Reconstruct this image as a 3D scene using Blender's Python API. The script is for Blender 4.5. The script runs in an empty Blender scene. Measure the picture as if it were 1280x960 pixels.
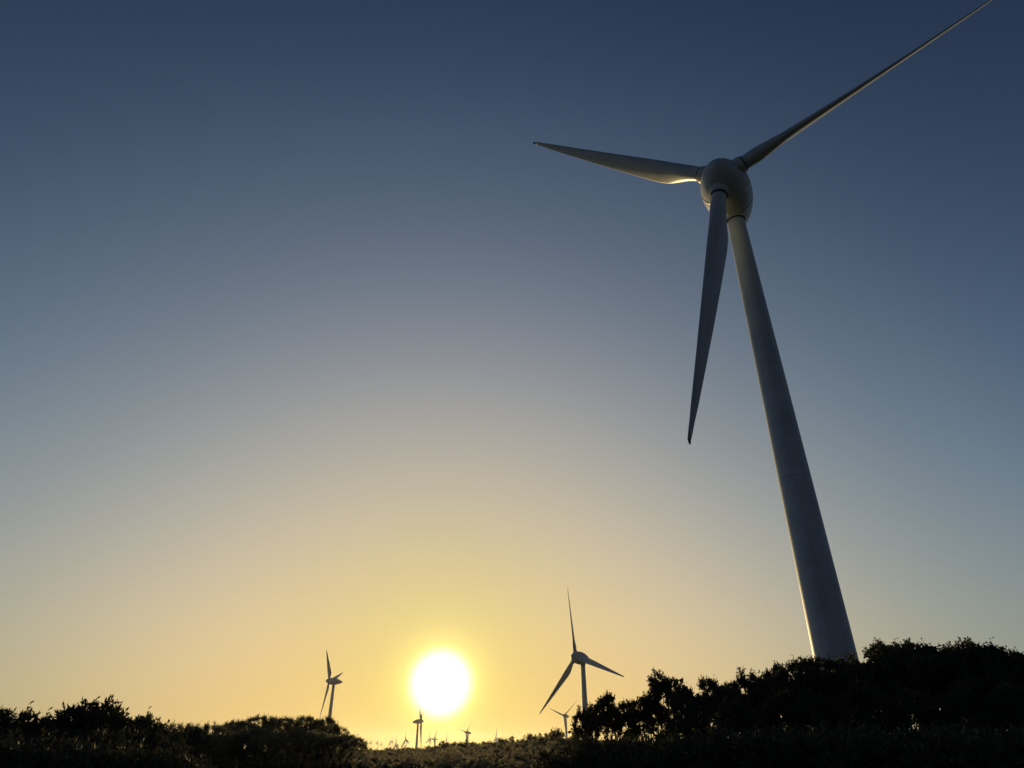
import bpy, math, random
import numpy as np
from mathutils import Vector, Matrix

sc = bpy.context.scene
COL = sc.collection
R = math.radians

# ------------------------------------------------------------------ camera
EYE = 1.6                       # eye height above the ground (m)
FOC = 806.0                     # focal length in pixels of the 1280 px wide photograph
PITCH = math.atan(455.0 / FOC)  # the camera looks up at the turbine
cam_d = bpy.data.cameras.new('camera')
cam = bpy.data.objects.new('camera', cam_d)
COL.objects.link(cam)
cam.location = (0, 0, EYE)
cam.rotation_euler = (math.pi / 2 + PITCH, 0, 0)
cam_d.sensor_width = 36.0
cam_d.lens = FOC / 1280.0 * 36.0
cam_d.clip_start = 0.1
cam_d.clip_end = 60000
sc.camera = cam

# ------------------------------------------------------------------ sun and sky
SUN_EL, SUN_AZ = R(4.53), R(-5.74)
SUN_DIR = Vector((math.sin(SUN_AZ) * math.cos(SUN_EL), math.cos(SUN_AZ) * math.cos(SUN_EL), math.sin(SUN_EL)))
sun_d = bpy.data.lights.new('sun', 'SUN')
sun_d.energy = 2.2
sun_d.angle = R(0.53)
sun_d.color = (1.0, 0.72, 0.34)
sun = bpy.data.objects.new('sun', sun_d)
COL.objects.link(sun)
sun.rotation_euler = (-SUN_DIR).to_track_quat('-Z', 'Y').to_euler()
sun.location = (0, 0, 150)

world = bpy.data.worlds.new('World')
sc.world = world
world.use_nodes = True
W = world.node_tree
W.nodes.clear()


def N(tree, kind, **kw):
    n = tree.nodes.new(kind)
    for k, v in kw.items():
        setattr(n, k, v)
    return n


def math_n(tree, op, a, b=None, clamp=False):
    n = N(tree, 'ShaderNodeMath', operation=op, use_clamp=clamp)
    for i, v in enumerate((a, b)):
        if v is None:
            continue
        if isinstance(v, (int, float)):
            n.inputs[i].default_value = v
        else:
            tree.links.new(v, n.inputs[i])
    return n.outputs[0]


# dusk sky: log-radiance is a smooth function of elevation and of the angle from the sun
SKY = [[-0.219, 0.013, 0.395], [0.727, -0.038, -0.184], [-2.444, -1.818, -2.0], [0.718, 0.192, 0.104], [-2.467, -1.307, 0.089], [-2.12, -1.916, -2.361], [-2.518, -2.017, -2.884], [-1.193, -0.912, -1.253], [-0.337, 0.356, 0.702], [2.217, 1.321, 0.825], [1.579, 1.572, 1.527], [2.481, 1.205, 0.23]]
tc = N(W, 'ShaderNodeTexCoord')
nrm = N(W, 'ShaderNodeVectorMath', operation='NORMALIZE')
W.links.new(tc.outputs['Generated'], nrm.inputs[0])
dot = N(W, 'ShaderNodeVectorMath', operation='DOT_PRODUCT')
W.links.new(nrm.outputs[0], dot.inputs[0])
dot.inputs[1].default_value = SUN_DIR
gam = math_n(W, 'MULTIPLY', math_n(W, 'ARCCOSINE', math_n(W, 'MINIMUM', dot.outputs['Value'], 0.9999999)), 180 / math.pi)
sep = N(W, 'ShaderNodeSeparateXYZ')
W.links.new(nrm.outputs[0], sep.inputs[0])
elev = math_n(W, 'MULTIPLY', math_n(W, 'ARCSINE', sep.outputs['Z']), 180 / math.pi)
e_ = math_n(W, 'DIVIDE', math_n(W, 'MINIMUM', math_n(W, 'MAXIMUM', elev, -1.0), 62.0), 60.0)
g_ = math_n(W, 'DIVIDE', math_n(W, 'MINIMUM', gam, 72.0), 60.0)
dark_side = math_n(W, 'MULTIPLY', math_n(W, 'MAXIMUM', math_n(W, 'MINIMUM', math_n(W, 'SUBTRACT', gam, 46.0), 90.0), 0.0), 0.0135)
terms = [None, e_, g_, math_n(W, 'MULTIPLY', e_, e_), math_n(W, 'MULTIPLY', g_, g_), math_n(W, 'MULTIPLY', e_, g_),
         math_n(W, 'EXPONENT', math_n(W, 'MULTIPLY', g_, -5.0)), math_n(W, 'EXPONENT', math_n(W, 'MULTIPLY', e_, -8.0)),
         math_n(W, 'POWER', math_n(W, 'MAXIMUM', e_, 0.0), 3.0), math_n(W, 'POWER', g_, 3.0),
         math_n(W, 'EXPONENT', math_n(W, 'MULTIPLY', g_, -12.0)), math_n(W, 'EXPONENT', math_n(W, 'MULTIPLY', e_, -3.0))]
acc = None
for t, c in zip(terms, SKY):
    if t is None:
        v = N(W, 'ShaderNodeCombineXYZ')
        for i in range(3):
            v.inputs[i].default_value = c[i]
        acc = v.outputs[0]
        continue
    m = N(W, 'ShaderNodeVectorMath', operation='MULTIPLY_ADD')
    m.inputs[0].default_value = c
    cx = N(W, 'ShaderNodeCombineXYZ')
    for i in range(3):
        W.links.new(t, cx.inputs[i])
    W.links.new(cx.outputs[0], m.inputs[1])
    W.links.new(acc, m.inputs[2])
    acc = m.outputs[0]
s3 = N(W, 'ShaderNodeSeparateXYZ')
W.links.new(acc, s3.inputs[0])
# aureole: a white core of clipped sun with a thin yellow corona
core = N(W, 'ShaderNodeMapRange', interpolation_type='SMOOTHSTEP')
W.links.new(gam, core.inputs['Value'])
core.inputs['From Min'].default_value = 3.1
core.inputs['From Max'].default_value = 0.3
core.inputs['To Max'].default_value = 2.3
halo = math_n(W, 'EXPONENT', math_n(W, 'MULTIPLY', math_n(W, 'POWER', math_n(W, 'DIVIDE', gam, 2.9), 2.6), -1.0))
chan = []
for i, (kc, kh) in enumerate(((1.0, 0.62), (1.0, 0.46), (1.0, 0.14))):
    base = math_n(W, 'EXPONENT', math_n(W, 'SUBTRACT', s3.outputs[i], dark_side))
    v = math_n(W, 'ADD', base, math_n(W, 'MULTIPLY', core.outputs[0], kc))
    chan.append(math_n(W, 'ADD', v, math_n(W, 'MULTIPLY', halo, kh)))
cc = N(W, 'ShaderNodeCombineColor')
for i in range(3):
    W.links.new(chan[i], cc.inputs[i])
bg = N(W, 'ShaderNodeBackground')
W.links.new(cc.outputs[0], bg.inputs['Color'])
bg.inputs['Strength'].default_value = 1.0
wo = N(W, 'ShaderNodeOutputWorld')
W.links.new(bg.outputs[0], wo.inputs['Surface'])

sc.view_settings.view_transform = 'Standard'
sc.view_settings.look = 'None'
sc.view_settings.exposure = 0.0
sc.view_settings.gamma = 1.0
sc.view_settings.use_curve_mapping = False
sc.render.engine = 'CYCLES'
sc.cycles.max_bounces = 5
sc.cycles.volume_bounces = 0

# ------------------------------------------------------------------ geometry of the view (used to lay the place out at real distances)
CP, SP = math.cos(PITCH), math.sin(PITCH)


def ray(px, py):
    """direction (x right, y forward, z up) of a point of the photograph, scaled to a horizontal length of 1"""
    r, u = px - 640.0, 480.0 - py
    v = np.array([r, FOC * CP - u * SP, FOC * SP + u * CP])
    return v / math.hypot(v[0], v[1])


# ------------------------------------------------------------------ materials
def new_mat(name):
    m = bpy.data.materials.new(name)
    m.use_nodes = True
    return m, m.node_tree, m.node_tree.nodes['Principled BSDF']


def mottled(name, c1, c2, scale, rough=0.6, detail=4.0, bump=0.0, coords='Object', per_object=0.0, spec=0.5):
    m, t, p = new_mat(name)
    co = N(t, 'ShaderNodeTexCoord')
    nz = N(t, 'ShaderNodeTexNoise')
    nz.inputs['Scale'].default_value = scale
    nz.inputs['Detail'].default_value = detail
    t.links.new(co.outputs[coords], nz.inputs['Vector'])
    rp = N(t, 'ShaderNodeValToRGB')
    rp.color_ramp.elements[0].position = 0.3
    rp.color_ramp.elements[1].position = 0.7
    rp.color_ramp.elements[0].color = (*c1, 1)
    rp.color_ramp.elements[1].color = (*c2, 1)
    t.links.new(nz.outputs['Fac'], rp.inputs[0])
    out = rp.outputs[0]
    if per_object:
        oi = N(t, 'ShaderNodeObjectInfo')
        hs = N(t, 'ShaderNodeHueSaturation')
        t.links.new(math_n(t, 'ADD', math_n(t, 'MULTIPLY', oi.outputs['Random'], per_object), 1 - per_object / 2), hs.inputs['Value'])
        t.links.new(math_n(t, 'ADD', math_n(t, 'MULTIPLY', oi.outputs['Random'], 0.04), 0.48), hs.inputs['Hue'])
        t.links.new(out, hs.inputs['Color'])
        out = hs.outputs[0]
    t.links.new(out, p.inputs['Base Color'])
    p.inputs['Roughness'].default_value = rough
    p.inputs['Specular IOR Level'].default_value = spec
    if bump:
        b = N(t, 'ShaderNodeBump')
        b.inputs['Strength'].default_value = bump
        t.links.new(nz.outputs['Fac'], b.inputs['Height'])
        t.links.new(b.outputs[0], p.inputs['Normal'])
    return m


def paint_mat(name, base, dirt, rough, joints=0):
    """weathered gloss paint: faint runs down the surface and soft blotches"""
    m, t, p = new_mat(name)
    co = N(t, 'ShaderNodeTexCoord')
    mp = N(t, 'ShaderNodeMapping')
    mp.inputs['Scale'].default_value = (1.6, 1.6, 0.05)
    t.links.new(co.outputs['Object'], mp.inputs['Vector'])
    n1 = N(t, 'ShaderNodeTexNoise')
    n1.inputs['Scale'].default_value = 1.0
    n1.inputs['Detail'].default_value = 6
    t.links.new(mp.outputs[0], n1.inputs['Vector'])
    n2 = N(t, 'ShaderNodeTexNoise')
    n2.inputs['Scale'].default_value = 0.35
    n2.inputs['Detail'].default_value = 5
    t.links.new(co.outputs['Object'], n2.inputs['Vector'])
    mix = math_n(t, 'MULTIPLY', n1.outputs['Fac'], n2.outputs['Fac'])
    rp = N(t, 'ShaderNodeValToRGB')
    rp.color_ramp.elements[0].position = 0.12
    rp.color_ramp.elements[1].position = 0.42
    rp.color_ramp.elements[0].color = (*base, 1)
    rp.color_ramp.elements[1].color = (*dirt, 1)
    t.links.new(mix, rp.inputs[0])
    t.links.new(rp.outputs[0], p.inputs['Base Color'])
    t.links.new(math_n(t, 'ADD', math_n(t, 'MULTIPLY', n2.outputs['Fac'], 0.2), rough), p.inputs['Roughness'])
    if joints:                                    # grime gathered at the flanged joints of the tower sections
        sx = N(t, 'ShaderNodeSeparateXYZ')
        t.links.new(co.outputs['Object'], sx.inputs[0])
        fr = math_n(t, 'FRACT', math_n(t, 'DIVIDE', sx.outputs['Z'], joints))
        d = math_n(t, 'ABSOLUTE', math_n(t, 'SUBTRACT', fr, 0.5))
        ln = math_n(t, 'LESS_THAN', d, 0.055 / joints)
        mx = N(t, 'ShaderNodeMix', data_type='RGBA')
        t.links.new(math_n(t, 'MULTIPLY', ln, 0.3), mx.inputs['Factor'])
        t.links.new(rp.outputs[0], mx.inputs[6])
        mx.inputs[7].default_value = (0.2, 0.22, 0.2, 1)
        t.links.new(mx.outputs[2], p.inputs['Base Color'])
    return m


M_PAINT = paint_mat('white_turbine_paint', (0.74, 0.79, 0.74), (0.56, 0.6, 0.56), 0.3)
M_TOWER = paint_mat('tower_paint', (0.76, 0.81, 0.75), (0.56, 0.61, 0.56), 0.42, 18.5)
M_SEAL = mottled('black_rubber_seal', (0.02, 0.02, 0.02), (0.035, 0.035, 0.035), 3.0, 0.7)
M_TIP = mottled('dark_lightning_tip', (0.05, 0.05, 0.05), (0.08, 0.08, 0.08), 3.0, 0.6)
M_LEAF = mottled('dark_green_leaves', (0.07, 0.08, 0.045), (0.12, 0.13, 0.07), 2.5, 0.75, per_object=0.4, spec=0.15)
def backlit(m, colour, fac):
    t = m.node_tree
    p = t.nodes['Principled BSDF']
    tr = N(t, 'ShaderNodeBsdfTranslucent')
    tr.inputs['Color'].default_value = (*colour, 1)
    mx = N(t, 'ShaderNodeMixShader')
    mx.inputs[0].default_value = fac
    t.links.new(p.outputs[0], mx.inputs[1])
    t.links.new(tr.outputs[0], mx.inputs[2])
    t.links.new(mx.outputs[0], t.nodes['Material Output'].inputs['Surface'])


M_SCRUB = mottled('glare_lightened_scrub', (0.07, 0.075, 0.03), (0.16, 0.13, 0.06), 0.6, 0.8, spec=0.1)  # scrub tone, lightened with translucency to stand in for veiling glare near the sun
backlit(M_SCRUB, (0.42, 0.39, 0.26), 0.45)
M_CANOPY = mottled('clipped_scrub_leaves', (0.07, 0.08, 0.04), (0.13, 0.13, 0.06), 1.2, 0.8, per_object=0.3, spec=0.1)
backlit(M_CANOPY, (0.3, 0.3, 0.19), 0.32)
backlit(M_LEAF, (0.08, 0.08, 0.035), 0.15)
M_BARK = mottled('grey_brown_bark', (0.035, 0.028, 0.02), (0.08, 0.065, 0.05), 9.0, 0.9, bump=0.3, spec=0.2)
M_GROUND = mottled('dry_grassy_ground', (0.035, 0.04, 0.016), (0.085, 0.075, 0.035), 0.35, 1.0, detail=9, spec=0.0)
M_CONC = mottled('concrete', (0.3, 0.29, 0.27), (0.4, 0.39, 0.36), 2.0, 0.85)


# ------------------------------------------------------------------ mesh helpers
def mesh_from(name, verts, faces, mat, smooth=True):
    me = bpy.data.meshes.new(name)
    me.from_pydata([tuple(v) for v in verts], [], faces)
    me.materials.append(mat)
    if smooth:
        me.polygons.foreach_set('use_smooth', [True] * len(me.polygons))
    me.update()
    return me


def quads_mesh(name, V, mat):
    """V: (n,4,3) array, one separate quad each"""
    n = len(V)
    me = bpy.data.meshes.new(name)
    me.vertices.add(n * 4)
    me.vertices.foreach_set('co', V.reshape(-1).astype(np.float32))
    me.loops.add(n * 4)
    me.loops.foreach_set('vertex_index', np.arange(n * 4, dtype=np.int32))
    me.polygons.add(n)
    me.polygons.foreach_set('loop_start', np.arange(n, dtype=np.int32) * 4)
    me.materials.append(mat)
    me.update(calc_edges=True)
    return me


def lathe(profile, seg=48, axis='z', cap=True):
    """profile: list of (position along the axis, radius)"""
    V, F = [], []
    for (a, r) in profile:
        for k in range(seg):
            t = 2 * math.pi * k / seg
            x, y = r * math.cos(t), r * math.sin(t)
            V.append((x, y, a) if axis == 'z' else (x, -a, y))
    for i in range(len(profile) - 1):
        for k in range(seg):
            k2 = (k + 1) % seg
            F.append((i * seg + k, i * seg + k2, (i + 1) * seg + k2, (i + 1) * seg + k))
    if cap:
        F.append(tuple(range(seg))[::-1])
        F.append(tuple((len(profile) - 1) * seg + k for k in range(seg)))
    return V, F


def link(name, data, parent=None, mw=None, **props):
    o = bpy.data.objects.new(name, data)
    COL.objects.link(o)
    if parent is not None:
        o.parent = parent
    if mw is not None:
        o.matrix_basis = mw
    for k, v in props.items():
        o[k] = v
    return o


# ------------------------------------------------------------------ wind turbine (one model, shared meshes)
HUBZ = 66.9        # tower height
RISE, FWD, TILT, BL = 3.06, 5.03, R(4.8), 40.75   # rotor centre above / in front of the tower top, shaft tilt, blade radius


def blade_mesh(stout=1.0, pitch=52, bend=0.9):
    st = [(0.07, 2.0, .0, 1.0), (0.078, 2.0, .0, 1.0), (0.10, 2.02, .06, .95), (0.125, 2.2, .25, .8), (0.15, 2.46, .5, .62),
          (0.175, 2.72, .7, .48), (0.20, 2.96, .85, .42), (0.23, 3.18, 1., .36), (0.265, 3.27, 1., .33), (0.30, 3.2, 1., .30),
          (0.35, 3.0, 1., .28), (0.41, 2.78, 1., .26), (0.48, 2.5, 1., .24), (0.56, 2.2, 1., .22), (0.64, 1.9, 1., .2),
          (0.72, 1.59, 1., .19), (0.80, 1.28, 1., .18), (0.88, .97, 1., .17), (0.93, .70, 1., .16), (0.965, .58, 1., .16), (0.985, .47, 1., .16)]
    n = 28
    V, F = [], []
    for (r, c, b, th) in st:
        z = r * BL
        c *= stout if r > .12 else 1 + (stout - 1) * .4
        tw = R(pitch + 11 * max(0, 1 - (r - .07) / .55) ** 1.6)
        pre = bend * r * r          # slight forward bend
        for k in range(n):
            t = 2 * math.pi * k / n
            ci = (math.cos(t) * c / 2, math.sin(t) * c / 2)
            xx = 0.5 * (1 + math.cos(t))                      # 1 at the leading edge
            q = 1 - xx
            yt = 5 * th * (0.2969 * math.sqrt(q) - .126 * q - .3516 * q * q + .2843 * q ** 3 - .1015 * q ** 4)
            af = ((0.3 - q) * c, (1 if math.sin(t) >= 0 else -1) * yt * c * 1.0 + 0.03 * c * math.sin(math.pi * q))
            x = ci[0] * (1 - b) + af[0] * b
            y = ci[1] * (1 - b) + af[1] * b
            xr = x * math.cos(tw) - y * math.sin(tw)
            yr = x * math.sin(tw) + y * math.cos(tw)
            V.append((xr, -yr - pre, z))                      # -y is upwind
    m = len(st)
    for i in range(m - 1):
        for k in range(n):
            k2 = (k + 1) % n
            F.append((i * n + k, i * n + k2, (i + 1) * n + k2, (i + 1) * n + k))
    F.append(tuple(range(n))[::-1])
    F.append(tuple((m - 1) * n + k for k in range(n)))
    # tip cap piece
    tipV = [V[(m - 1) * n + k] for k in range(n)]
    cx = sum(v[0] for v in tipV) / n
    cy = sum(v[1] for v in tipV) / n
    TV = list(tipV) + [((v[0] - cx) * .45 + cx - .12, (v[1] - cy) * .5 + cy, BL) for v in tipV]
    TF = [(k, (k + 1) % n, n + (k + 1) % n, n + k) for k in range(n)] + [tuple(range(n))[::-1], tuple(n + k for k in range(n))]
    return mesh_from('blade', V, F, M_PAINT), mesh_from('blade_tip', TV, TF, M_TIP)


NOSE, TAIL, AMAX, RMAX = 2.95, -10.6, -2.5, 3.33


def circ_egg(a):
    """radius of the nacelle and spinner body at distance a ahead of the rotor centre"""
    if a >= AMAX:
        return RMAX * max(0, 1 - ((a - AMAX) / (NOSE - AMAX)) ** 1.85) ** 0.56
    return RMAX * max(0.0, 1 - ((AMAX - a) / (AMAX - TAIL)) ** 1.9) ** 0.85


ME = {}
ME['blade'], ME['tip'] = blade_mesh()
ME['blade_b'], ME['tip_b'] = blade_mesh(1.3, 42, 0.0)
ME['blade_d'], ME['tip_d'] = blade_mesh(1.0, 24, 0.4)
ME['blade_c'], ME['tip_c'] = blade_mesh(2.4, 38, 0.0)
SEAM = -1.6
pr = [(NOSE, 0.02)] + [(NOSE - q * q * (NOSE - SEAM), circ_egg(NOSE - q * q * (NOSE - SEAM))) for q in np.linspace(.05, 1, 30)]
ME['spinner'] = mesh_from('spinner', *lathe(pr + [(SEAM - 0.005, 3.3)], 72, 'y'), M_PAINT)
pr = [(SEAM - .02, 3.3), (SEAM - .03, circ_egg(SEAM - .03))] + [(a, circ_egg(a)) for a in np.linspace(-1.9, TAIL + .02, 30)] + [(TAIL, .02)]
ME['nacelle'] = mesh_from('nacelle', *lathe(pr, 72, 'y'), M_PAINT)
ME['band'] = mesh_from('seam_band', *lathe([(-4.62, circ_egg(-4.62) - .05), (-4.6, circ_egg(-4.6) + .012), (-4.5, circ_egg(-4.5) + .012), (-4.48, circ_egg(-4.48) - .05)], 72, 'y'), M_SEAL)
ME['rod'] = mesh_from('wind_sensor', *lathe([(2.2, .05), (4.35, .03), (4.4, .12), (4.55, .12), (4.6, .02)], 8), M_SEAL)
ME['tower'] = mesh_from('tower', *lathe([(z, (4.25 - (4.25 - 2.36) * z / HUBZ) / 2) for z in np.linspace(0.3, HUBZ - .5, 24)], 64), M_TOWER)
ME['tower_b'] = mesh_from('tower', *lathe([(z, (4.9 - (4.9 - 3.0) * z / HUBZ) / 2) for z in np.linspace(0.3, HUBZ - .5, 12)], 32), M_PAINT)
ME['neck'] = mesh_from('yaw_collar', *lathe([(HUBZ - .42, 1.36), (HUBZ - .35, 1.42), (HUBZ + .3, 1.45), (HUBZ + 1.6, 1.5)], 48), M_PAINT)
ME['seal'] = mesh_from('yaw_seal', *lathe([(HUBZ - .62, 1.19), (HUBZ - .6, 1.27), (HUBZ - .44, 1.27), (HUBZ - .42, 1.2)], 48), M_SEAL)
ME['collar'] = mesh_from('blade_collar', *lathe([(1.2, 1.3), (3.05, 1.24), (3.2, 1.2), (3.24, 1.12)], 40), M_PAINT)
ME['ring'] = mesh_from('blade_seal', *lathe([(3.22, 1.0), (3.24, 1.13), (3.42, 1.13), (3.44, 1.0)], 40), M_SEAL)
ME['plinth'] = mesh_from('plinth', *lathe([(-3.0, 4.6), (0.28, 4.6), (0.32, 4.5)], 40), M_CONC, False)
ME['flange'] = mesh_from('flange', *lathe([(.3, 2.2), (.3, 2.32), (.42, 2.32), (.44, 2.14)], 48), M_PAINT)


def door_mesh():
    V, F = [], []
    n = 8
    for j, z in enumerate((0.9, 3.0)):
        for rr in (2.10, 2.16):
            for k in range(n + 1):
                a = (k / n - .5) * 0.44
                V.append((rr * math.sin(a), -rr * math.cos(a), z))
    w = n + 1
    for k in range(n):
        F += [(w + k, w + k + 1, 3 * w + k + 1, 3 * w + k), (k, w + k, w + k + 1, k + 1)[::-1], (2 * w + k, 2 * w + k + 1, 3 * w + k + 1, 3 * w + k)[::-1]]
    F += [(0, w, 3 * w, 2 * w), (n, 2 * w + n, 3 * w + n, w + n)]
    return mesh_from('door', V, F, M_SEAL, False)


ME['door'] = door_mesh()

ANCH = []     # terrain anchors: x, y, z


def turbine(px, py, d, psi, phi, label, group, detail=2, FWD=FWD, RISE=RISE, kind=''):
    """px,py: where the rotor centre shows; d: horizontal distance; psi: heading of the rotor; phi: rotor phase"""
    v = ray(px, py) * d
    C = np.array([v[0], v[1], v[2] + EYE])
    psi, phi = R(psi), R(phi)
    ax = np.array([math.sin(psi) * math.cos(TILT), math.cos(psi) * math.cos(TILT), math.sin(TILT)])
    P = C - np.array([0, 0, RISE]) - FWD * ax
    base = Vector((P[0], P[1], P[2] - HUBZ))
    ANCH.append((base.x, base.y, base.z))
    root = link('wind_turbine', None, label=label, category='wind turbine', group=group)
    root.empty_display_size = 5
    root.location = base
    # local frames (root is unrotated): -Y of the machine frame points along the rotor axis
    yaw = Matrix.Rotation(math.pi - psi, 4, 'Z')              # -Y -> heading psi
    tilt = Matrix.Rotation(-TILT, 4, 'X')
    Cl = Vector(C) - base
    body = Matrix.Translation(Cl) @ yaw @ tilt
    link('tower', ME['tower_b' if kind in ('_b', '_c') else 'tower'], root, yaw)
    if kind in ('_b', '_c'):                                  # older machines with a longer drop-shaped nacelle
        body = body @ Matrix.Diagonal((1.05, 1.4, 1.05, 1))
    nac = link('nacelle', ME['nacelle'], root, body)
    hub = link('hub', ME['spinner'], root, body)
    if detail >= 1:
        link('yaw_collar', ME['neck'], root)
    if detail >= 2:
        link('yaw_seal', ME['seal'], root)
        link('seam_band', ME['band'], nac)
        link('wind_sensor', ME['rod'], nac, Matrix.Translation((0, 4.6, 0)))
        link('plinth', ME['plinth'], root)
        link('flange', ME['flange'], root)
        link('door', ME['door'], root, Matrix.Rotation(math.pi - psi + .5, 4, 'Z'))
    a = Vector(ax)
    r = Vector((math.cos(psi), -math.sin(psi), 0))
    u = r.cross(a)
    if u.z < 0:
        u = -u
    for k in range(3):
        t = phi + k * 2 * math.pi / 3
        zl = (math.cos(t) * r + math.sin(t) * u).normalized()
        yl = -a
        xl = yl.cross(zl)
        m = Matrix((xl, yl, zl)).transposed().to_4x4()
        m = Matrix.Translation(Cl) @ m
        b = link('blade', ME['blade' + kind], root, m)
        if detail >= 1:
            link('blade_tip', ME['tip' + kind], b)
        if detail >= 2:
            link('blade_collar', ME['collar'], b)
            link('blade_seal', ME['ring'], b)
    return root


d0 = 75.0
az0 = R(25)
# the near machine: its tower stands 75 m away
_ax = np.array([math.sin(R(211.53)) * math.cos(TILT), math.cos(R(211.53)) * math.cos(TILT), math.sin(TILT)])
_C = np.array([d0 * math.sin(az0), d0 * math.cos(az0), 65.3 + 2.75]) + 5.4 * _ax
turbine(901.15, 222.4, math.hypot(_C[0], _C[1]), 211.53, 42.35, 'huge white wind turbine towering over the trees on the right, seen from below', 'wind turbines', 2, 5.4, 2.75)
turbine(719.5, 821.5, 386.4, 235.1, 78.6, 'mid-sized wind turbine right of the sun, tower rising behind the dark trees', 'wind turbines', 2, kind='_d')
turbine(412.0, 851.2, 794, 274.3, 17.3, 'wind turbine standing left of the sun behind the dark bushy hill', 'wind turbines', 2, kind='_b')
turbine(705.2, 894.7, 1352, 222.7, 21.1, 'small wind turbine with two raised blades, low beside the tree edge under the larger one', 'wind turbines', 1, kind='_b')
turbine(526.4, 901.6, 1212, 79, 21.8, 'wind turbine just below the sun with two blades close together pointing up', 'wind turbines', 1, kind='_b')
turbine(582.8, 915.7, 1795, 238.2, 13.8, 'tiny wind turbine right under the sun, blades spread in a wide V', 'wind turbines', 1, kind='_b')
turbine(506.6, 925.2, 3000, 233, 79.5, 'tiny wind turbine left of the two-bladed-looking one under the sun', 'distant wind turbines', 0, kind='_c')
turbine(542.7, 923.8, 2726, 240.7, 2.9, 'tiny distant turbine with one long blade leaning up to the right below the sun', 'distant wind turbines', 0, kind='_c')
turbine(536.3, 923.8, 3700, 236, 92, 'tiny distant turbine with upright blade beside the one leaning right below the sun', 'distant wind turbines', 0, kind='_c')
turbine(619.6, 923.0, 3148, 256.2, 105.1, 'tiny distant turbine on the ridge right of the sun, one blade straight up', 'distant wind turbines', 0, kind='_c')
turbine(494.6, 931.4, 2900, 236, 86, 'tiny distant turbine whose hub sits just above the ridge below left of the sun', 'distant wind turbines', 0, kind='_c')
turbine(557.6, 928.5, 2800, 236, 91, 'single blade of a tiny distant turbine poking up from the ridge below the sun', 'distant wind turbines', 0, kind='_c')
turbine(463.4, 927.2, 6000, 236, 88, 'leftmost of the three faintest turbines on the horizon left of the sun', 'distant wind turbines', 0, kind='_c')
turbine(471.3, 928.0, 5600, 230, 100, 'middle of the three faintest turbines on the horizon left of the sun', 'distant wind turbines', 0, kind='_c')
turbine(476.4, 929.6, 6700, 240, 80, 'rightmost and smallest of the three faintest turbines on the horizon', 'distant wind turbines', 0, kind='_c')
turbine(487.5, 927.2, 5400, 236, 60, 'left one of the close pair of faint turbines on the horizon', 'distant wind turbines', 0, kind='_c')
turbine(489.8, 926.4, 5600, 236, 93, 'right one of the close pair of faint turbines on the horizon', 'distant wind turbines', 0, kind='_c')


# ------------------------------------------------------------------ ground
def at(px, d, z):
    v = ray(px, 900) * d
    return (v[0], v[1], z)


for ang in range(0, 360, 30):
    for rr, zz in ((12, 0), (30, 0), (45, 0.1)):
        ANCH.append((rr * math.cos(R(ang)), rr * math.sin(R(ang)), zz))
for px in (180, 260, 340, 410, 450):
    ANCH.append(at(px, 60, 1.0 if px < 430 else .3))
for px, z in ((-200, 0.5), (-60, .5), (100, .6), (250, .8), (380, 0.9), (430, 0.9), (460, 1.0), (500, 0.55), (540, 0.6), (575, 1.2), (610, 1.5), (650, 2.0), (690, 2.3), (740, 2.3), (800, 2.0), (900, 1.2), (1100, .6), (1400, .6)):
    ANCH.append(at(px, 112, z))
for px in range(-400, 1700, 120):
    ANCH.append(at(px, 260, -14))
    ANCH.append(at(px, 1700, -36))
    ANCH.append(at(px, 4500, -22))
    ANCH.append(at(px, 6900, -30))
for ang in range(180, 361, 30):
    for rr, zz in ((200, -4), (1500, -10), (6000, -20)):
        ANCH.append((rr * math.cos(R(ang)), rr * math.sin(R(ang)), zz))
ANCH = np.array(ANCH)
rng = np.random.default_rng(7)
_ph = rng.uniform(0, 6.28, (24, 3))
_kd = rng.uniform(0, 6.28, 24)


def ground_z(x, y):
    x, y = np.atleast_1d(np.asarray(x, float)), np.atleast_1d(np.asarray(y, float))
    d2 = (x[:, None] - ANCH[None, :, 0]) ** 2 + (y[:, None] - ANCH[None, :, 1]) ** 2
    w = 1 / (d2 + 4.0) ** 1.75
    z = (w * ANCH[None, :, 2]).sum(1) / w.sum(1)
    r = np.hypot(x, y)
    for i in range(24):
        wl = 3.0 * 1.38 ** i
        amp = 0.010 * wl * np.clip((r - wl * 1.2) / (wl * 4), 0, 1) * (0.0 if wl > 900 else 1)
        z += np.minimum(amp, 2.5) * np.sin((x * math.cos(_kd[i]) + y * math.sin(_kd[i])) * 6.283 / wl + _ph[i, 0]) * np.sin((x * math.sin(_kd[i]) - y * math.cos(_kd[i])) * 6.283 / wl / 1.3 + _ph[i, 1]) * .35
    return z


def build_ground():
    nr, na = 150, 220
    rs = np.concatenate([[0], np.geomspace(2.0, 7000, nr)])
    an = np.linspace(0, 2 * math.pi, na, endpoint=False)
    X = np.concatenate([[0.0]] + [r * np.sin(an) for r in rs[1:]])
    Y = np.concatenate([[0.0]] + [r * np.cos(an) for r in rs[1:]])
    Z = ground_z(X, Y)
    F = [(0, 1 + (k + 1) % na, 1 + k) for k in range(na)]
    for i in range(nr - 1):
        a, b = 1 + i * na, 1 + (i + 1) * na
        F += [(a + k, a + (k + 1) % na, b + (k + 1) % na, b + k) for k in range(na)]
    me = mesh_from('ground', np.stack([X, Y, Z], 1), F, M_GROUND)
    link('ground', me, kind='structure', label='dark rolling hill ground under the scrub')
    return Z.min()


zmin = build_ground()


# ------------------------------------------------------------------ vegetation
def unit(v):
    return v / np.maximum(np.linalg.norm(v, axis=-1, keepdims=True), 1e-9)


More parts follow.
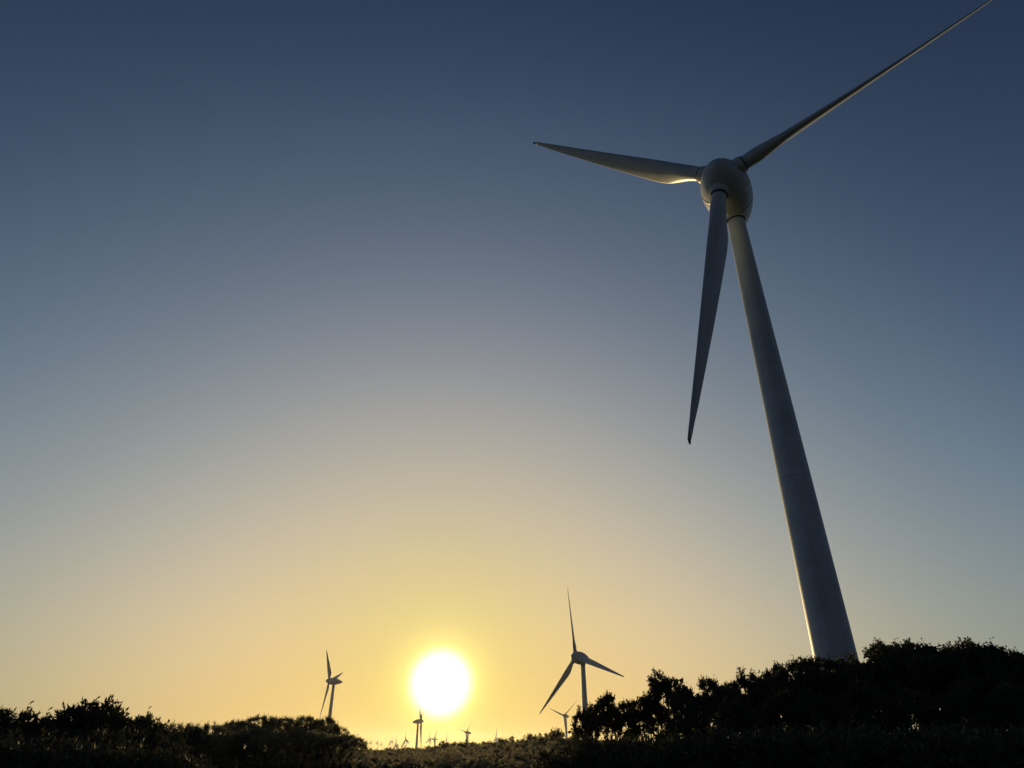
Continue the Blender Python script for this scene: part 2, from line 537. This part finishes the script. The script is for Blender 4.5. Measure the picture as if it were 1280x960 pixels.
def leaves_on(rng, P, D, length, width, spread, up=0.0):
    """one leaf per point P, pointing roughly along D; a four-cornered folded blade"""
    n = len(P)
    d = unit(D + rng.normal(0, spread, (n, 3)) + np.array([0, 0, up]))
    s = unit(np.cross(d, rng.normal(0, 1, (n, 3))))
    nn = np.cross(d, s)
    L = (length * rng.uniform(.65, 1.25, n))[:, None]
    Wd = (width * rng.uniform(.7, 1.2, n))[:, None]
    a = P
    b = P + d * L * .45 + s * Wd * .5 + nn * Wd * .15
    c = P + d * L - nn * L * .12
    e = P + d * L * .45 - s * Wd * .5 + nn * Wd * .15
    return np.stack([a, b, c, e], 1)


def sprigs(rng, C, rad, n_sp, n_lf, lf, lw, spread, bias_up, outward=None, reach=(.55, 1.25), ascend=0.0):
    """leafy shoots out of each clump centre C (m,3)"""
    m = len(C)
    dirs = rng.normal(0, 1, (m, n_sp, 3))
    dirs[..., 2] = dirs[..., 2] * (.8 if not ascend else .3) + bias_up + ascend
    if outward is not None:
        dirs += outward[:, None, :] * .7
    dirs = unit(dirs)
    ln = np.asarray(rad).reshape(-1, 1) * rng.uniform(*reach, (m, n_sp))
    start = C[:, None, :] + dirs * ln[..., None] * .1
    if ascend:
        start = C[:, None, :] + rng.normal(0, 1, (m, n_sp, 3)) * np.array([.5, .5, .35]) * np.asarray(rad).reshape(-1, 1, 1)
    t = (np.arange(n_lf) + .5) / n_lf
    t = np.clip(t[None, None, :] + rng.uniform(-.5, .5, (m, n_sp, n_lf)) / n_lf, 0, 1)
    P = start[:, :, None, :] + dirs[:, :, None, :] * (ln[..., None] * t)[..., None]
    bend = rng.normal(0, .12, (m, n_sp, 3))
    P = P + bend[:, :, None, :] * (ln[..., None] * t ** 2)[..., None]
    Dv = np.broadcast_to(dirs[:, :, None, :], P.shape)
    return leaves_on(rng, P.reshape(-1, 3), Dv.reshape(-1, 3), lf, lw, spread)


def tube(pts, rad, seg=6):
    V, F = [], []
    pts = np.asarray(pts)
    for i, p in enumerate(pts):
        t = pts[min(i + 1, len(pts) - 1)] - pts[max(i - 1, 0)]
        t = t / (np.linalg.norm(t) + 1e-9)
        a = np.cross(t, (0.3, 1, .1))
        a /= np.linalg.norm(a) + 1e-9
        b = np.cross(t, a)
        for k in range(seg):
            q = 2 * math.pi * k / seg
            V.append(p + rad[i] * (a * math.cos(q) + b * math.sin(q)))
    for i in range(len(pts) - 1):
        for k in range(seg):
            k2 = (k + 1) % seg
            F.append((i * seg + k, i * seg + k2, (i + 1) * seg + k2, (i + 1) * seg + k))
    return V, F


def wood_mesh(rng, C, H, stems, r0):
    V, F = [], []

    def add(v, f):
        o = len(V)
        V.extend(v)
        F.extend([tuple(i + o for i in q) for q in f])
    heads = []
    for s in range(stems):
        a = rng.uniform(0, 6.28)
        top = np.array([math.cos(a) * .18 * H, math.sin(a) * .18 * H, H * rng.uniform(.38, .5)])
        base = np.array([math.cos(a) * .06, math.sin(a) * .06, -.4])
        mid = (base + top) / 2 + rng.normal(0, .05 * H, 3) * [1, 1, 0]
        pts = [base, base * .6 + mid * .4, mid, mid * .5 + top * .5, top]
        add(*tube(pts, np.linspace(r0, r0 * .55, 5) * np.array([1.3, 1, 1, 1, 1]), 8))
        heads.append(top)
    heads = np.array(heads)
    for c in C:
        h = heads[np.argmin(np.linalg.norm(heads - c, axis=1))]
        m = h * .5 + c * .5 + rng.normal(0, .08, 3) * H * .4 - np.array([0, 0, .05 * H])
        add(*tube([h, h * .55 + m * .45, m, c * .6 + m * .4, c], np.linspace(r0 * .38, r0 * .09, 5), 5))
    return mesh_from('trunk', V, F, M_BARK)


def proto(seed, kind):
    """unit plants: height about 4 m (round), 2.6 m (spiky), 3 m (canopy)"""
    rg = np.random.default_rng(seed)
    if kind == 'round':
        H = 4.0
        nl = 9                                     # domed lobes, each a thick shell of leafy clumps
        a = np.arange(nl) * 2.4 + rg.uniform(0, .6, nl)
        q = np.sqrt((np.arange(nl) + .4) / nl) * 1.0
        LC = np.stack([np.cos(a) * q, np.sin(a) * q, 3.35 - 1.0 * q ** 2 + rg.uniform(-.15, .12, nl)], 1)
        LR = rg.uniform(.42, .62, nl)
        k = np.repeat(np.arange(nl), 13)
        d = unit(rg.normal(0, 1, (len(k), 3)))
        d[:, 2] = np.where(d[:, 2] < -.35, -d[:, 2], d[:, 2])
        C = LC[k] + d * (LR[k] * rg.uniform(.45, .9, len(k)))[:, None] * np.array([1.1, 1.1, .8])
        rad = rg.uniform(.14, .26, len(k))
        L = sprigs(rg, C, rad, 15, 8, .085, .05, 1.0, .05, d * .5, (.5, 1.1))
        nb = 11                                    # thin lower foliage round the stems
        CB = np.stack([rg.normal(0, .6, nb), rg.normal(0, .6, nb), rg.uniform(.7, 2.6, nb)], 1)
        L = np.concatenate([L, sprigs(rg, CB, rg.uniform(.2, .35, nb), 10, 8, .085, .045, .9, .1, None, (.5, 1.1))])
        k2 = rg.choice(len(C), 22, replace=False)
        L = np.concatenate([L, sprigs(rg, C[k2], rad[k2] * 1.3, 2, 9, .085, .04, .8, .05, d[k2], (.7, 1.2))])
        C = C[::2]
        wood = wood_mesh(rg, C[::2], H, 4, .07)
    elif kind == 'spiky':
        H, RR = 2.6, .85
        n = 64
        d = unit(rg.normal(0, 1, (n, 3)))
        rr = rg.uniform(.3, 1, n) ** .6
        C = np.stack([d[:, 0] * RR * rr, d[:, 1] * RR * rr, 1.72 + d[:, 2] * .66 * rr], 1)
        low = rg.uniform(0, 1, n) < .2
        C[low, 2] = rg.uniform(.4, 1.4, low.sum())
        L = sprigs(rg, C, np.full(n, .19), 13, 12, .115, .042, .5, 0, unit(C - [0, 0, 1.3]) * 1.6, (.6, 1.25), ascend=.25)
        wood = wood_mesh(rg, C, H, 5, .03)
    elif kind == 'dome':
        H, RR = 2.6, .9
        n = 150
        d = unit(rg.normal(0, 1, (n, 3)))
        rr = rg.uniform(.2, 1, n) ** .5
        C = np.stack([d[:, 0] * RR * rr, d[:, 1] * RR * rr, 1.62 + d[:, 2] * .72 * rr], 1)
        L = sprigs(rg, C, np.full(n, .17), 9, 11, .12, .042, .5, 0, unit(C - [0, 0, 1.2]) * 1.8, (.6, 1.2), ascend=.15)
        wood = wood_mesh(rg, C[::3], H, 6, .03)
    elif kind == 'bush':
        H, RR = 1.0, .55
        n = 26
        d = unit(rg.normal(0, 1, (n, 3)))
        d[:, 2] = np.abs(d[:, 2])
        rr = rg.uniform(.2, 1, n) ** .6
        C = np.stack([d[:, 0] * RR * rr, d[:, 1] * RR * rr, .1 + d[:, 2] * .75 * rr], 1)
        L = sprigs(rg, C, rg.uniform(.12, .26, n), 10, 7, .09, .045, .8, .2, unit(C), (.5, 1.3))
        wood = wood_mesh(rg, C[::2], H, 3, .02)
    else:
        H, RR = 3.0, 2.0
        n = 80
        a = rg.uniform(0, 6.28, n)
        q = np.sqrt(rg.uniform(0, 1, n))
        top = 2.72 - .75 * q ** 2.6
        top = np.where(rg.uniform(0, 1, n) < .35, top - rg.uniform(.3, 1.6, n), top)
        C = np.stack([np.cos(a) * RR * q, np.sin(a) * RR * q, top], 1)
        L = sprigs(rg, C, rg.uniform(.26, .4, n), 20, 12, .075, .034, .8, .25, None, (.5, 1.0))
        wood = wood_mesh(rg, C[::3], H, 4, .06)
    top = np.percentile(L[..., 2], 99.7)
    return quads_mesh('foliage', L, M_LEAF), wood, top


PRO = {'round': [proto(s, 'round') for s in (11, 12, 13, 14)],
       'spiky': [proto(s, 'spiky') for s in (21, 22, 23)],
       'dome': [proto(61, 'dome')],
       'bush': [proto(s, 'bush') for s in (51, 52, 53, 54)],
       'canopy': [proto(s, 'canopy') for s in (31, 32, 33)]}
WID = {'round': 3.0, 'spiky': 2.0, 'dome': 2.1, 'bush': 1.3, 'canopy': 4.5}
def where_on_right(px):
    return ('left of the big turbine' if px < 1000 else 'below the big turbine' if px < 1085 else
            'below the two highest crowns' if px < 1170 else 'below the last dome' if px < 1275 else 'at the right edge')


ALT = {}
rt = random.Random(5)


def plant(px, ytop, wpx, d, kind, label, group, name='tree', cat='tree', idx=None, mat=None, thin=None):
    v = ray(px, ytop) * d
    gz = float(ground_z(v[0], v[1])[0])
    h = v[2] + EYE - gz
    i = rt.randrange(len(PRO[kind])) if idx is None else idx
    leaf, wood, top = PRO[kind][i]
    if mat:
        key = (leaf.name, mat.name)
        if key not in ALT:
            ALT[key] = leaf.copy()
            ALT[key].materials[0] = mat
        leaf = ALT[key]
    # metres across for wpx photo pixels at that distance
    wm = wpx * d / math.hypot(FOC * CP + 400 * SP, px - 640) * 1.0
    sx = max(.25, wm / WID[kind])
    sz = h / top
    if kind == 'canopy' and mat is None:
        leaf.materials[0] = M_CANOPY
    sx = thin * sz if thin else max(sx, {'round': .76, 'spiky': .9, 'dome': 1.0}.get(kind, .55) * sz)
    root = link(name, None, label=label, category=cat, group=group)
    root.location = (v[0], v[1], gz)
    root.rotation_euler = (0, 0, rt.uniform(0, 6.28))
    root.scale = (sx * rt.uniform(.95, 1.1), sx * rt.uniform(.95, 1.1), sz)
    link('trunk', wood, root)
    link('foliage', leaf, root)
    return root


RT = 'trees of the dark belt on the right'
skyline = [
    (730, 886, 32, 'low rounded tree at the left end of the right-hand tree belt, under the mid-sized turbine'),
    (753, 869, 58, 'round-topped tree just right of the mid-sized turbine tower'),
    (779, 877, 46, 'small tree in the dip right of the mid-sized turbine'),
    (806, 870, 48, 'tree leaning up against the left side of the tall rounded tree'),
    (830, 841, 52, 'tall rounded tree standing clear above its neighbours right of the mid-sized turbine'),
    (860, 860, 48, 'lower tree right beside the tall rounded one'),
    (889, 849, 58, 'round tree between the tall rounded tree and the small notch'),
    (914, 857, 38, 'small tree filling the notch left of the paired domes'),
    (938, 840, 46, 'domed tree left of the wide crown near the big turbine base'),
    (963, 834, 56, 'tree stepping up from the domed tree towards the big turbine'),
    (992, 825, 70, 'wide crown left of the base of the big turbine'),
    (1024, 823, 66, 'crown in front of the left edge of the big turbine base'),
    (1056, 821, 66, 'crown in front of the right half of the big turbine base'),
    (1088, 813, 56, 'tree just right of the big turbine base'),
    (1116, 804, 66, 'left one of the two highest crowns right of the big turbine'),
    (1148, 803, 64, 'right one of the two highest crowns right of the big turbine'),
    (1180, 806, 56, 'thin crown with a hole of bright sky below its top'),
    (1206, 809, 46, 'small crown in the dip left of the last high dome on the right'),
    (1234, 804, 64, 'last high dome of the belt before the right picture edge'),
    (1264, 814, 64, 'sloping crown at the right picture edge'),
    (1298, 822, 70, 'tree cut off by the right picture edge'),
]
for k, (px, yt, w, lab) in enumerate(skyline):
    plant(px, yt - 1, w * 1.35, 26 + 3.0 * ((k * 7) % 5) / 5, 'round', lab, RT, idx=k % 4, thin=.5 if k == 0 else .72 if k == 1 else .95 if px > 1080 else None)

fill = 'dark leafy tree inside the unlit tree belt on the right'
k = 0
for px in range(850, 1420, 58):                     # second row, in front and lower
    prof = np.interp(px, [835, 930, 1000, 1100, 1300, 1420], [900, 886, 872, 858, 852, 860])
    plant(px + rt.uniform(-8, 8), prof + rt.uniform(-16, 14), 84, 20.5 + rt.uniform(-1.2, 1.2), 'round', 'front-row tree of the dark belt, ' + where_on_right(px), RT)
for px in range(1060, 1420, 110):                     # behind
    plant(px + rt.uniform(-8, 8), np.interp(px, [990, 1100, 1400], [838, 820, 822]) + rt.uniform(0, 9), 74, 33 + rt.uniform(-2, 2), 'round', 'half-hidden back-row tree of the dark belt, ' + where_on_right(px), RT)

LT = 'shrubs on the left'
for k, (px, yt, w, d, kind, lab) in enumerate([
    (2, 886, 62, 21, 'spiky', 'spiky-leaved shrub cut off by the left picture edge'),
    (42, 890, 44, 22, 'spiky', 'thin spiky shrub with upright shoots second from the left picture edge'),
    (66, 897, 30, 22.5, 'spiky', 'narrow shrub leaning right, left of the big spiky bush'),
    (124, 878, 92, 22, 'dome', 'big round-headed spiky bush, the highest on the left skyline'),
    (170, 896, 34, 23, 'spiky', 'small spiky shrub right of the big spiky bush'),
    (188, 895, 26, 23.5, 'spiky', 'last small spiky shrub before the smooth canopies'),
    (226, 904, 60, 40, 'canopy', 'flat-topped shrub right of the spiky bushes'),
    (262, 904, 60, 41, 'canopy', 'second flat-topped shrub, between the spiky bushes and the hill'),
    (300, 900, 52, 54, 'canopy', 'canopy at the left shoulder of the bushy hill'),
    (328, 894, 50, 55, 'canopy', 'highest canopy on the left part of the bushy hill'),
    (356, 896, 52, 56, 'canopy', 'wind-clipped canopy in the middle of the bushy hill'),
    (385, 895, 52, 57, 'canopy', 'flat canopy of the bushy hill left of the distant turbine tower'),
    (409, 896, 32, 56, 'canopy', 'canopy at the cliff-like right end of the bushy hill, below the left turbine'),
    (424, 908, 26, 57, 'canopy', 'small shrub stepping down the right side of the bushy hill'),
    (438, 919, 24, 58, 'canopy', 'lower shrub on the slope right of the bushy hill'),
    (450, 929, 20, 60, 'canopy', 'lowest shrub at the foot of the bushy hill slope'),
]):
    plant(px, yt, w * 1.15, d, kind, lab, LT, 'shrub', 'shrub')
for px in range(-60, 215, 26):
    plant(px, 915 + rt.uniform(-5, 8), 66, 19.5 + rt.uniform(-1, 1), 'spiky', ('dark shrub low in front of the thin spiky shrubs at the left edge' if px < 80 else 'dark shrub low in front of the big round-headed spiky bush'), LT, 'shrub', 'shrub')
for px in range(200, 440, 13):
    plant(px, 914 + rt.uniform(-4, 6), 60, 46 + rt.uniform(-3, 3), 'canopy', ('dense dark shrub on the left flank of the bushy hill' if px < 300 else 'dense dark shrub on the middle of the bushy hill face' if px < 370 else 'dense dark shrub on the bushy hill face below the left turbine'), LT, 'shrub', 'shrub')
for px in range(290, 420, 20):
    plant(px, 902 + rt.uniform(0, 5), 44, 62 + rt.uniform(-2, 2), 'canopy', 'dark shrub close behind the top canopies of the bushy hill', LT, 'shrub', 'shrub')

# ridge shrubs below the sun
rb = random.Random(11)
for px in range(488, 706, 5):
    plant(px + rb.uniform(-3, 3), np.interp(px, [488, 520, 545, 560, 600, 640, 680, 705], [936, 938, 933, 930, 928, 924, 919, 914]) + rb.uniform(-3.5, 2.5), rb.uniform(6, 15), rb.uniform(97, 108), 'bush', 'small ragged bush on the skyline ridge between the sun and the tree belt', 'bushes along the ridge', 'bush', 'bush', mat=M_SCRUB)
for px, yt, w, lab in ((556, 926, 16, 'little round shrub on the ridge directly below the sun'),
                       (570, 927, 10, 'sapling on the ridge right below the sun'),
                       (584, 924, 8, 'thin sapling in front of the tiny turbine with the V of blades'),
                       (628, 922, 12, 'small shrub on the ridge right of the sun'),
                       (640, 920, 10, 'small shrub left of the rise towards the tree belt'),
                       (664, 917, 16, 'rounded shrub where the ridge begins to rise'),
                       (682, 916, 12, 'shrub on the rise left of the tree belt'),
                       (694, 910, 16, 'highest shrub on the rise beside the tree belt'),
                       (513, 935, 8, 'tiny shrub at the foot of the turbine below the sun')):
    plant(px, yt, w * 1.3, 100, 'bush', lab, 'shrubs on the ridge', 'shrub', 'shrub', mat=M_SCRUB)


def clutter(name, label, pts, lf, lw, seed, n_sp=12, n_lf=10, mat=None):
    """ground cover: leafy clumps with given (x, y, height, radius)"""
    rg = np.random.default_rng(seed)
    C, RD = [], []
    for (x, y, h, r) in pts:
        gz = float(ground_z(x, y)[0])
        k = max(3, int(6 * r / .8 * max(1, h / .9)))
        for _ in range(k):
            z = rg.uniform(.1, 1) ** .7
            q = r * math.sqrt(rg.uniform(0, 1)) * (1.15 - .5 * z)
            a = rg.uniform(0, 6.28)
            C.append((x + q * math.cos(a), y + q * math.sin(a), gz + h * z - .25 * min(1, h)))
            RD.append(.32 * min(1, .5 + h / 2) * rg.uniform(.8, 1.25))
    C = np.array(C)
    L = sprigs(rg, C, np.array(RD), n_sp, n_lf, lf, lw, 1.0, .2)
    link(name, quads_mesh(name, L, mat or M_LEAF), kind='stuff', label=label)
    return len(L)


pts = []
rg = np.random.default_rng(3)
for _ in range(420):                                  # thicket at the foot of the right-hand trees
    px = rg.uniform(690, 1420)
    d = rg.uniform(15, 19)
    yt = np.interp(px, [690, 760, 830, 930, 1050, 1420], [924, 922, 919, 914, 911, 909]) + rg.uniform(-4, 18)
    v = ray(px, yt) * d
    pts.append((v[0], v[1], max(.6, v[2] + EYE), .7))
tot = clutter('undergrowth', 'unlit thicket along the foot of the right-hand trees', pts, .11, .065, 41)
pts = []
for _ in range(230):
    px = rg.uniform(-120, 235)
    d = rg.uniform(14, 18)
    yt = np.interp(px, [-120, 235], [918, 934]) + rg.uniform(-2, 14)
    v = ray(px, yt) * d
    pts.append((v[0], v[1], max(.5, v[2] + EYE), .6))
tot += clutter('thicket', 'dark thicket along the foot of the shrubs on the left', pts, .1, .055, 42)
pts = []
for _ in range(1700):                                  # hillside scrub between the two masses
    px = rg.uniform(215, 860)
    d = 45 + 70 * rg.uniform(0, 1) ** .8
    v = ray(px, 930) * d
    pts.append((v[0], v[1], (rg.uniform(.2, .8 if px < 560 else 1.15) if d < 92 else rg.uniform(.12, .35)), rg.uniform(.4, 1.1)))
tot += clutter('hillside_scrub', 'low scrub covering the hillside below the sun', pts, .12, .075, 43, 12, 8, M_SCRUB)
pts = []
for _ in range(160):
    px = rg.uniform(500, 720)
    v = ray(px, 930) * rg.uniform(103, 113)
    pts.append((v[0], v[1], rg.uniform(.5, 1.1), rg.uniform(.25, .5)))
tot += clutter('ridge_scrub', 'ragged low bushes along the ridge under the sun', pts, .12, .06, 44, 8, 8, M_SCRUB)
print('stuff leaves', tot)

# ------------------------------------------------------------------ haze
HAZE = 2.2e-5
if HAZE:
    hm = bpy.data.materials.new('sea_haze')
    hm.use_nodes = True
    ht = hm.node_tree
    ht.nodes.clear()
    pv = N(ht, 'ShaderNodeVolumePrincipled')
    pv.inputs['Color'].default_value = (0.93, 0.94, 0.95, 1)
    pv.inputs['Density'].default_value = HAZE
    pv.inputs['Density Attribute'].default_value = ''
    pv.inputs['Anisotropy'].default_value = 0.75
    ho = N(ht, 'ShaderNodeOutputMaterial')
    ht.links.new(pv.outputs[0], ho.inputs['Volume'])
    z0, z1, s = float(zmin) - 1.0, 112.0, 7100.0
    V = [(x, y, z) for z in (z0, z1) for x, y in ((-s, -s), (s, -s), (s, s), (-s, s))]
    F = [(0, 3, 2, 1), (4, 5, 6, 7), (0, 1, 5, 4), (1, 2, 6, 5), (2, 3, 7, 6), (3, 0, 4, 7)]
    link('haze', mesh_from('haze', V, F, hm, False), kind='stuff', label='thin golden evening haze')
